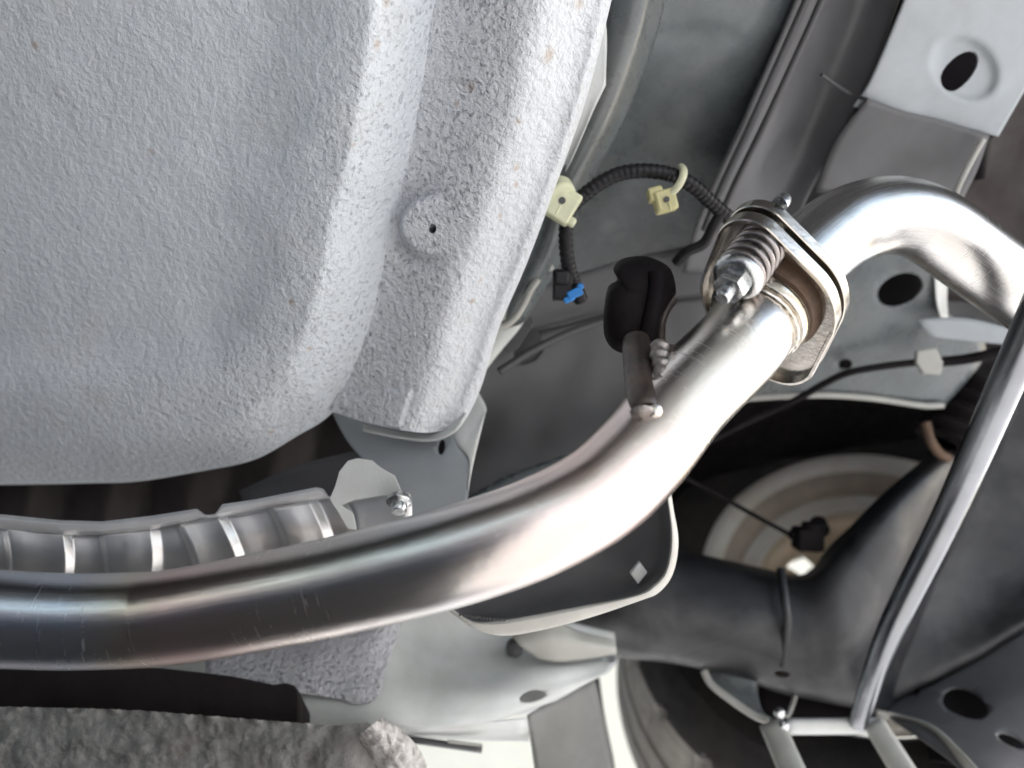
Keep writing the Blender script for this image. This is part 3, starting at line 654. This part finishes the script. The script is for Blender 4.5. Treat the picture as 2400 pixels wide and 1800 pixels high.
# rod crossing at the right
rd = thing("track_rod", "bright steel rod slanting down from the right edge to the bottom bracket", "rod", P(2200, 1250, .65))
tube("rod_bar", [(2475, 630, .49), (2362, 889, .545), (2224, 1200, .63), (2090, 1472, .67), (2024, 1655, .71), (2010, 1695, .72)], [.0108, .0110, .0110, .0105, .0085, .008], M['rod'], rd, n=32)
# bottom-right hanger bracket
hb = thing("tow_bracket", "pale three-legged bracket at the bottom right below the axle beam", "bracket", P(1950, 1750, .75))
def strip(name, a_, b, w0, w1, d0, d1, mat, parent):
    a_, b = np.array(a_, float), np.array(b, float); t = b - a_; nn = np.array([-t[1], t[0]]) / np.linalg.norm(t)
    rows = []
    for s_, dd in ((-1, .012), (-.8, .002), (0, -.001), (.8, .002), (1, .012)):
        p, q = a_ + nn * s_ * w0 / 2, b + nn * s_ * w1 / 2
        rows.append([(p[0], p[1], d0 + dd), (*((p + q) / 2), (d0 + d1) / 2 + dd), (q[0], q[1], d1 + dd)])
    return sheet(name, rows, mat, parent, sub=5, thick=.002)
strip("left_leg", (1806, 1690), (1880, 1860), 58, 66, .725, .66, M['pale'], hb)
strip("crossbar", (1845, 1703), (2060, 1702), 40, 40, .722, .722, M['white'], hb)
strip("right_leg", (2045, 1690), (2150, 1860), 52, 62, .72, .66, M['pale'], hb)
sheet("gusset", [[(1652, 1565, .80), (1700, 1568, .79), (1775, 1590, .78)], [(1665, 1600, .785), (1720, 1610, .78), (1775, 1620, .775)], [(1730, 1660, .765), (1765, 1665, .76), (1790, 1670, .757)], [(1780, 1690, .75), (1800, 1690, .748), (1830, 1690, .746)]], M['grey'], hb, sub=5)
tube("gusset_lip", [(1650, 1572, .784), (1668, 1604, .777), (1720, 1645, .765), (1765, 1675, .755), (1800, 1690, .748)], .0035, M['pale'], hb, n=8)
for (u, v) in ((1828, 1672), (1838, 1703)):
    mk("rivet", *lathe_geo([(0, -.004), (.003, -.0035), (.0045, -.0015), (.0048, .002)], P(u, v, .719), F, 16), M['zinc'], hb)
sheet("back_plate", [[(1770, 1575, .83), (1900, 1600, .83), (2060, 1650, .83)], [(1790, 1700, .80), (1900, 1710, .80), (2060, 1720, .80)]], M['rubber'], hb, sub=4)
tube("stay", [(1868, 1615, .79), (1858, 1650, .78), (1846, 1680, .765)], .0022, M['pale'], hb, n=8)

# ================================================================ dished shield under the pipe bend
cup = thing("dished_shield", "shallow dished metal shield with a pale rolled lip under the pipe bend", "shield", P(1350, 1330, .55))
inner = np.array([(1500, 1060), (1548, 1120), (1567, 1200), (1571, 1272), (1559, 1337), (1530, 1372), (1487, 1395), (1342, 1424), (1198, 1450), (1118, 1457), (1075, 1438), (1050, 1415), (1045, 1380)], float)
outer = np.array([(1505, 1050), (1560, 1112), (1580, 1200), (1590, 1274), (1577, 1345), (1545, 1388), (1500, 1408), (1350, 1457), (1198, 1489), (1120, 1477), (1062, 1440), (1032, 1412), (1030, 1378)], float)
ii = cr1(inner, 6); oo = cr1(outer, 6); ctr = np.array([1300., 1270.]); rows = []
for t, dd in ((1, .012), (.97, .003), (.6, 0), (.25, -.001), (0, .002)):
    rows.append([(*(i_ * (1 - t) + o_ * t), .535 + dd - .02 * (i_[0] - 1300) / 300 * 0) for i_, o_ in zip(ii, oo)])
sheet("lip", rows, M['lip'], cup, sub=2)
rows = []
for t, dd in ((0, .003), (.03, .010), (.12, .026), (.35, .042), (.65, .05), (.98, .052)):
    rows.append([(*(i_ * (1 - t) + ctr * t), .535 + dd) for i_ in ii])
sheet("dish", rows, M['dusk2'], cup, sub=3)
prism("weld_stud", [(1477, 1345), (1500, 1317), (1518, 1342), (1496, 1370)], .552, .006, M['white'], cup, bevel=.0008)
mk("lip_stitch", *merge(*[box_geo(P(1078 + 8 * i + 0, 1441 + 12 * math.sin(min(1, i / 14) * 1.4) , .531), (R, U, F), (.0013, .0016, .001)) for i in range(14)]), M['dusk'], cup, smooth=False)

# ================================================================ sill end panel (bottom centre)
se = thing("sill_panel", "smooth white sill panel with an oval hole at the bottom centre", "sill panel", P(1100, 1600, .66))
sheet("sill_skin", [
 [(560, 1400, .74), (700, 1400, .735), (860, 1390, .73), (980, 1390, .73), (1120, 1400, .74), (1260, 1440, .75), (1440, 1480, .77)],
 [(560, 1500, .69), (700, 1500, .69), (860, 1480, .685), (980, 1490, .71), (1120, 1500, .725), (1260, 1520, .735), (1445, 1530, .75)],
 [(560, 1600, .65), (700, 1600, .65), (860, 1570, .655), (980, 1560, .68), (1120, 1570, .695), (1290, 1565, .70), (1446, 1545, .73)],
 [(560, 1650, .635), (700, 1650, .635), (870, 1620, .64), (980, 1615, .655), (1120, 1620, .665), (1270, 1610, .685), (1430, 1572, .715)],
 [(560, 1690, .63), (700, 1690, .63), (880, 1660, .632), (980, 1665, .64), (1100, 1668, .65), (1225, 1650, .672), (1385, 1597, .705)],
 [(560, 1720, .628), (700, 1720, .628), (890, 1700, .628), (980, 1705, .632), (1080, 1700, .642), (1180, 1684, .662), (1300, 1645, .692)]], M['white'], se, sub=8, wob=.002, holes=[(1248, 1633, .678, 32, 12.5, .02), (1422, 1523, .75, 14, 7, 0)])
sheet("lower_flange", [[(780, 1692, .636), (900, 1702, .63), (1080, 1700, .644), (1236, 1684, .67)], [(790, 1700, .64), (900, 1712, .64), (1080, 1716, .655), (1240, 1712, .68)], [(800, 1708, .70), (900, 1724, .70), (1080, 1734, .715), (1240, 1738, .74)]], M['white'], se, sub=5)
sheet("side_return", [[(1238, 1680, .672), (1300, 1645, .692), (1394, 1595, .71)], [(1245, 1740, .69), (1320, 1720, .70), (1416, 1690, .715)], [(1260, 1860, .70), (1350, 1860, .705), (1450, 1860, .715)]], M['grey2'], se, sub=6, wob=.003)
uc = sheet("underseal_coat", [
 [(480, 1440, .70), (640, 1440, .698), (800, 1430, .692), (900, 1430, .69), (946, 1440, .70)],
 [(480, 1530, .668), (640, 1520, .668), (800, 1500, .668), (880, 1500, .67), (930, 1500, .682)],
 [(480, 1600, .64), (640, 1595, .64), (770, 1580, .645), (850, 1575, .648), (904, 1570, .655)],
 [(480, 1615, .636), (640, 1610, .632), (780, 1615, .634), (840, 1620, .633), (890, 1625, .636)],
 [(560, 1618, .634), (660, 1616, .63), (790, 1638, .63), (830, 1650, .629), (866, 1644, .63)]], M['white'], se, sub=8, wob=.004)
uc.data.materials.clear(); uc.data.materials.append(underseal('underseal_sill', base=(.58, .58, .61), amp=.002, sc=560, pit=1.4, cover=False))
# dimpled boss on the sill near the dished shield
sheet("pressed_gusset", [[(1190, 1470, .70), (1280, 1450, .70), (1360, 1480, .71), (1440, 1500, .72)], [(1215, 1510, .69), (1290, 1500, .69), (1370, 1510, .70), (1445, 1520, .715)], [(1260, 1545, .70), (1310, 1552, .70), (1380, 1545, .71), (1445, 1532, .72)]], M['pale'], se, sub=6)
mk("sill_plug", *lathe_geo([(0, -.003), (.006, -.002), (.0075, .001), (.0075, .01)], P(1206, 1522, .71), F, 20), M['dusk'], se)
# clips on the lower flange against the daylight
for (a_, b, ww, mt) in (((905, 1712), (965, 1722), 16, 'white'), ((955, 1732), (1130, 1757), 18, 'dusk'), ((1050, 1738), (1130, 1748), 10, 'pale')):
    strip("flange_clip", a_, b, ww, ww, .66, .665, M[mt], se)

# ================================================================ concrete block and board (bottom left)
cb = thing("concrete_block", "rough broken concrete block in the bottom left corner", "concrete block", P(400, 1800, .56))
def ctop(u): return float(np.interp(u, [-150, 0, 200, 330, 520, 700, 790, 860, 900, 960, 1000], [1652, 1656, 1660, 1665, 1680, 1694, 1700, 1692, 1715, 1745, 1790])) + 2.5 * mnoise.noise(V((u / 14, 0, 0))) + 2 * mnoise.noise(V((u / 5, 3, 0)))
vs = []; UU = np.linspace(-150, 985, 240); TT = np.linspace(0, 1, 70)
for t in TT:
    for u in UU:
        v = ctop(u) + (1960 - ctop(u)) * t
        dd = .575 - .03 * t + .10 * smooth(800, 985, u) ** 1.5
        p = V((u / 60, v / 60, 0))
        amp = 1 - .85 * smooth(760, 800, u) * (1 - smooth(868, 885, u))
        dd += amp * (.004 * mnoise.fractal(p * .8, 1, 2, 5) + .0055 * max(0, abs(mnoise.noise(V((u / 55, v / 70, 5)))) - .18) + .002 * max(0, mnoise.noise(V((u / 15, v / 20, 2)))) + .0008 * mnoise.noise(V((u / 5, v / 5, 2))))
        dd -= .006 * (1 - smooth(0, .06, t)) * mnoise.noise(V((u / 28, 1, 7))) * amp
        vs.append(P(u, v, dd))
nU = len(UU)
fs = face_cam(vs, grid_faces(len(TT), nU))
k = len(vs); vs += [vs[j] + V((0, .09, -.003)) for j in range(nU)]
fs += [(j, j + 1, k + j + 1, k + j) for j in range(nU - 1)]
bcon = NB('rough_concrete'); n1 = bcon.noise(45, 6, .7); n2 = bcon.noise(260, 4, .65)
ccol = bcon.ramp(n1, [(.3, (.10, .098, .094)), (.55, (.21, .207, .2)), (.75, (.33, .325, .315))])
ccol = bcon.mix(bcon.ramp(n2, [(.4, 0), (.72, .45)]), ccol, (.30, .30, .29))
ccol = bcon.mix(bcon.ramp(bcon.noise(20, 4, .6), [(.5, 0), (.68, .55)]), ccol, (.095, .08, .07))
bcon.out(ccol, .9, 0, bcon.bump(bcon.math('ADD', n2, bcon.noise(700, 3)), .0009))
mk("block_body", vs, fs, bcon.m, cb, sharp=80)
vs = []
for t in np.linspace(0, 1, 22):
    for s_ in np.linspace(-1, 1, 26):
        u = 868 + 112 * t ** .85 + s_ * (16 + 36 * math.sin(math.pi * min(1, t * .8 + .12))); v = 1702 + 150 * t - s_ * 22
        dd = .568 + .06 * t - .022 * (1 - s_ * s_) + .006 * mnoise.noise(V((u / 17, v / 17, 1))) + .003 * mnoise.noise(V((u / 6, v / 6, 1)))
        vs.append(P(u, v, dd))
bw = NB('wet_mortar'); bw.out(bw.ramp(bw.noise(120, 5, .65), [(.3, (.22, .2, .19)), (.7, (.62, .6, .58))]), bw.ramp(bw.noise(90, 3), [(.35, .12), (.65, .5)]), 0, bw.bump(bw.noise(220, 4), .002), .7)
mk("broken_end", vs, face_cam(vs, grid_faces(22, 26)), bw.m, cb, sharp=80)
bd = prism("support_board", [(-150, 1545), (0, 1548), (160, 1552), (300, 1555), (460, 1572), (540, 1582), (640, 1602), (668, 1598), (688, 1603), (702, 1620), (703, 1650), (700, 1700), (500, 1690), (330, 1672), (200, 1666), (0, 1660), (-150, 1655)], .60, .05, M['board'], bevel=.002, direc=V((0, 1, 0)))
tag(bd, "dark board lying along the top of the concrete block", "board")
# daylight strip right of the sill: mud flap edge near the tyre
mf = thing("arch_edge", "narrow grey wheel arch edge beside the tyre tread at the bottom centre", "arch edge", P(1420, 1750, .9))
sheet("edge_skin", [[(1385, 1590, .90), (1405, 1588, .905)], [(1392, 1680, .90), (1418, 1680, .905)], [(1405, 1790, .90), (1440, 1790, .905)], [(1415, 1880, .90), (1450, 1880, .905)]], M['dusk'], mf, sub=5)

# ================================================================ exhaust
LEFT = 0
a_cam = V((.57, .64, .52)).normalized()
AX = (R * a_cam.x + U * a_cam.y + F * a_cam.z).normalized()
C0 = P(1802, 706, .475)
ell = (R * .45 - U * .89 + F * .602); ell = (ell - AX * ell.dot(AX)).normalized(); sx = AX.cross(ell).normalized()
RP = .0246
ex = thing("exhaust_pipe", "polished bent exhaust pipe sweeping from the left edge up to the spring flange", "exhaust pipe", P(900, 1350, .43))
pts = [tuple(P(*q)) for q in [(-160, 1438, .425), (0, 1450, .43), (170, 1456, .434), (330, 1452, .436), (400, 1446, .433), (500, 1430, .427), (620, 1407, .421), (760, 1379, .415), (930, 1338, .408), (1085, 1297, .404), (1250, 1239, .405), (1400, 1160, .412), (1505, 1062, .42), (1603, 938, .436)]]
pts += [tuple(C0 - AX * .043), tuple(C0 - AX * .018)]
tube("pipe_body", pts, RP, M['pipe'], ex, n=64, sub=10, world=True)
# collar and gasket ring before the flange
mk("collar", *lathe_geo([(RP, -.020), (.0275, -.019), (.029, -.015), (.0285, -.012), (RP + .0005, -.010)], C0, AX, 64), M['cast'], ex)
mk("gasket_ring", *lathe_geo([(RP, -.010), (.029, -.009), (.0315, -.004), (.0315, .002), (RP, .003)], C0, AX, 64), M['rusty'], ex)
def plate_ring(off, grow, n_arc=14):
    pr = []
    cen = [(0, 0, .0405 + grow), (0, .037, .022 + grow), (0, -.039, .019 + grow)]
    th = np.linspace(0, 2 * math.pi, 96, endpoint=False)
    for t in th:
        dx, dy = math.cos(t), math.sin(t)
        # support of the hull of the three circles
        best = max(cen, key=lambda c: c[0] * dx + c[1] * dy + c[2]); 
        pr.append((best[0] + dx * best[2], best[1] + dy * best[2]))
    return [C0 + AX * off + sx * x + ell * y for x, y in pr]
def dished(off, th, name, mat, parent, lip):
    rings = [plate_ring(off + th, -.0035), plate_ring(off + th, -.0006), plate_ring(off + th - .0008, 0), plate_ring(off - lip + .0006, 0), plate_ring(off - lip, -.0006), plate_ring(off - lip, -.0022), plate_ring(off, -.0030), plate_ring(off, -.006)]
    n_ = len(rings[0]); vs = [p for r_ in rings for p in r_]
    fs = [(i * n_ + k, (i + 1) * n_ + k, (i + 1) * n_ + (k + 1) % n_, i * n_ + (k + 1) % n_) for i in range(len(rings) - 1) for k in range(n_)]
    fs += [tuple(range(n_ - 1, -1, -1)), tuple(range((len(rings) - 1) * n_, len(rings) * n_))]
    bm = bmesh.new(); bv = [bm.verts.new(p) for p in vs]
    for f in fs: bm.faces.new([bv[i] for i in f])
    bmesh.ops.recalc_face_normals(bm, faces=bm.faces); bm.verts.index_update(); fs = [tuple(v_.index for v_ in f.verts) for f in bm.faces]; bm.free()
    return mk(name, vs, fs, mat, parent, sharp=35)
dished(.0, .003, "front_flange", M['cast'], ex, .006)
# spring bolt
SB = C0 + ell * (-.039) - sx * .006
B0 = SB - AX * .036
hl = []
for i in range(0, 5 * 28 + 1):
    t = i / 28; hl.append(B0 + AX * (.004 + .031 * t / 5) + (sx * math.cos(2 * math.pi * t) + ell * math.sin(2 * math.pi * t)) * .0122)
vs, fs, _ = tube_geo(hl, .0019, 10)
mk("spring", vs, fs, M['spring'], ex)
bo = mk("spring_bolt", *lathe_geo([(.0, -.0095), (.0060, -.0093), (.0084, -.0085), (.0088, -.0075), (.0088, .0), (.006, .001), (.005, .002), (.005, .05)], B0, AX, 6), M['zinc'], ex, sharp=25)
mk("cup_washer", *lathe_geo([(.006, .0005), (.0100, -.0003), (.0125, .0008), (.0138, .003), (.0138, .005), (.011, .0055)], B0, AX, 48), M['zinc'], ex)
mk("bolt_tip", *lathe_geo([(.0, -.0165), (.0034, -.016), (.0042, -.015), (.0040, -.009)], B0, AX, 20), M['zinc'], ex)
# weld bead and hanger rod
mk("weld_bead", *tube_geo([C0 - AX * .0215 + (sx * math.cos(t) + ell * math.sin(t)) * (RP + .0004) for t in np.linspace(0, 2 * math.pi, 60, endpoint=False)], [.0016 + .0004 * math.sin(i * 2.4) for i in range(60)], 8, closed=True)[:2], M['cast'], ex)
tube("hanger_rod", [(1492, 800, .456), (1494, 840, .446), (1500, 890, .431), (1510, 945, .4145), (1514, 966, .4095)], [.0078, .0080, .0080, .0078, .0064], M['darksteel'], ex, n=24)
wl = [(1548 - 3 * math.sin(i * .5), 808 + i * 6.4, .438 - .0011 * i) for i in range(24)]
tube("rod_weld", wl, [.0048 + .0006 * math.sin(i * 1.9) for i in range(24)], M['weld'], ex, n=14, sub=3)
tube("weld_fillet", [(1572, 815, .44), (1570, 880, .43), (1560, 940, .42), (1535, 968, .416)], .0034, M['darksteel'], ex, n=12)
mk("rod_tip", *lathe_geo([(0, -.0045), (.0025, -.004), (.004, -.002), (.0045, .001)], P(1533, 966, .406), F * .6 + U * .6, 16), M['cast'], ex)
mk("rod_tip", *lathe_geo([(0, -.003), (.003, -.0026), (.0055, -.001), (.006, .001)], P(1505, 968, .4045), F * .5 + U * .8, 16), M['weld'], ex)
# rear pipe beyond the joint
re_ = thing("rear_pipe", "rear exhaust pipe curving out of the upper right side of the flange joint", "exhaust pipe", P(2150, 530, .5))
pts = [tuple(C0 + AX * .008), tuple(C0 + AX * .026)] + [tuple(P(*q)) for q in [(1952, 550, .508), (2035, 512, .517), (2110, 506, .525), (2185, 532, .534), (2290, 608, .548), (2400, 688, .563), (2510, 768, .578), (2600, 834, .59)]]
tube("pipe_body", pts, RP, M['pipe2'], re_, n=64, sub=10, world=True)
dished(.012, .0035, "rear_flange", M['cast'], re_, .0042)
mk("flared_neck", *lathe_geo([(.030, .0155), (.031, .018), (.029, .024), (RP + .0004, .034)], C0, AX, 64), M['rusty'], re_)
mk("flange_stud", *lathe_geo([(.0045, .016), (.0045, .020), (.0038, .023), (.0, .0235)], C0 + ell * (-.053) + sx * (-.012), AX, 20), M['zinc'], re_)
tube('strap_edge', [(1580, 700, .468), (1560, 730, .466), (1550, 760, .465), (1549, 800, .46)], .0026, M['darksteel'], ex, n=10)
# rubber hanger
rh = thing("rubber_hanger", "black rubber exhaust hanger block left of the spring bolt", "hanger", P(1500, 720, .49))
poly = [(1300 + x / 4.148, 600 + y / 4.148) for x, y in [(570, 130), (650, 30), (850, 0), (1000, 40), (1130, 130), (1180, 330), (1150, 420), (1050, 600), (1000, 780), (850, 900), (700, 950), (560, 900), (480, 760), (480, 520), (520, 300), (610, 230)]]
poly = [tuple(q) for q in cr1(poly, 3, closed=True)]
pc_ = np.mean(np.array(poly), axis=0); rings = []
for sc_f, dd in ((.96, .03), (1, .022), (1, .004), (.97, -.002), (.86, -.0075), (.66, -.0105), (.34, -.0118)):
    rings.append([P(*(pc_ + (np.array(q) - pc_) * sc_f), .468 + dd + .0015 * mnoise.noise(V((q[0] / 30, q[1] / 30, sc_f * 3)))) for q in poly])
n_ = len(poly); vs = [p for r_ in rings for p in r_]
hf = face_cam(vs, grid_faces(len(rings), n_, closed=True)); k_ = (len(rings) - 1) * n_
mk("hanger_body", vs, hf + face_cam(vs, [tuple(range(k_, k_ + n_))]), M['rubber'], rh, sharp=60)
tube("hanger_rib", [(1540, 640, .458), (1538, 690, .456), (1528, 740, .456), (1512, 810, .458)], .005, M['rubber'], rh, n=12)

# ================================================================ wiring
wr = thing("wiring_loom", "black corrugated wiring loom arching between the two nylon clips", "wiring", P(1420, 500, .6))
lp = [(1362, 705, .605), (1352, 680, .60), (1340, 650, .597), (1330, 610, .593), (1326, 560, .59), (1328, 515, .587), (1340, 485, .583), (1365, 460, .58), (1405, 430, .578), (1450, 408, .578), (1500, 400, .578), (1550, 404, .58), (1590, 415, .583), (1630, 440, .588), (1660, 468, .594), (1690, 495, .60), (1720, 520, .607)]
q = cr1(lp, 14); pw = [P(*p) for p in q]
rad = [(.0052 + .00028 * (1 if (i // 2) % 2 else -1)) for i in range(len(pw))]
vs, fs, _ = tube_geo(pw, rad, 16); mk("conduit", vs, fs, M['conduit'], wr, sharp=70)
tube("branch", [(1695, 490, .60), (1672, 530, .602), (1650, 570, .605), (1610, 590, .61), (1585, 615, .62)], .004, M['conduit'], wr, n=12)
tube("branch", [(1640, 450, .60), (1690, 505, .605), (1720, 520, .607), (1745, 560, .61)], .0036, M['conduit'], wr, n=12)
vs, fs = merge(box_geo(P(1318, 668, .598), (R, U, F), (.014, .022, .014)), box_geo(P(1316, 652, .594), (R, U, F), (.010, .010, .012)))
mk("plug_housing", vs, fs, M['conduit'], wr, bevel=.0015)
bx = (R * .9 + U * .42).normalized(); by = (U * .9 - R * .42).normalized()
mk("plug_lock", *merge(box_geo(P(1347, 688, .592), (bx, by, F), (.011, .006, .008)), box_geo(P(1334, 701, .592), (bx, by, F), (.008, .004, .006)), box_geo(P(1360, 672, .592), (bx, by, F), (.004, .004, .006))), M['blue'], wr, bevel=.0008)
def clip(name, label, u, v, d, ang, mat, sz, kind):
    x = R * math.cos(ang) + U * math.sin(ang); y = U * math.cos(ang) - R * math.sin(ang); c = P(u, v, d)
    t = thing(name, label, "cable clip", c, "nylon clips on the wiring loom")
    if kind == 0:
        g = merge(box_geo(c + x * .001 - y * .003, (x, y, F), (.018 * sz, .017 * sz, .013)), cyl_geo(c - x * .007 * sz + y * .006 * sz + F * .004, c - x * .001 * sz + y * .002 * sz - F * .004, .0105 * sz, .0095 * sz), box_geo(c + x * .011 * sz - y * .007 * sz, (x, y, F), (.007, .006, .009)), box_geo(c + x * .004 * sz + y * .006 * sz, (x, y, F), (.012 * sz, .007 * sz, .011)))
    else:
        g = merge(box_geo(c, (x, y, F), (.016 * sz, .016 * sz, .012)), box_geo(c - x * .005 + y * .007 * sz + F * .002, (x, y, F), (.011 * sz, .010 * sz, .012)))
    mk("clip_body", *g, mat, t, bevel=.0016)
    mk("clip_slot", *merge(cyl_geo(c - F * .0072, c - F * .003, .0022 * sz, .0022 * sz, 14)), M['dusk'], t)
    mk("clip_rib", *merge(box_geo(c - y * .006 * sz - F * .0063 + x * .001, (x, y, F), (.0014, .006, .0014)), box_geo(c - x * .006 * sz - F * .0063, (x, y, F), (.0014, .012 * sz, .0014))), mat, t, bevel=.0004)
    return t, x, y, c
clip("cable_clip", "cream nylon cable clip touching the edge of the white panel", 1316, 475, .572, -.55, M['clip'], 1.12, 0)
t, x, y, c = clip("cable_clip", "yellowish nylon cable clip with strap around the top of the wiring loop", 1558, 472, .578, .25, M['clip2'], .95, 1)
tube("clip_strap", [(1575, 452, .574), (1590, 435, .571), (1600, 415, .571), (1602, 400, .575), (1596, 392, .585)], .0028, M['clip'], t, n=10)
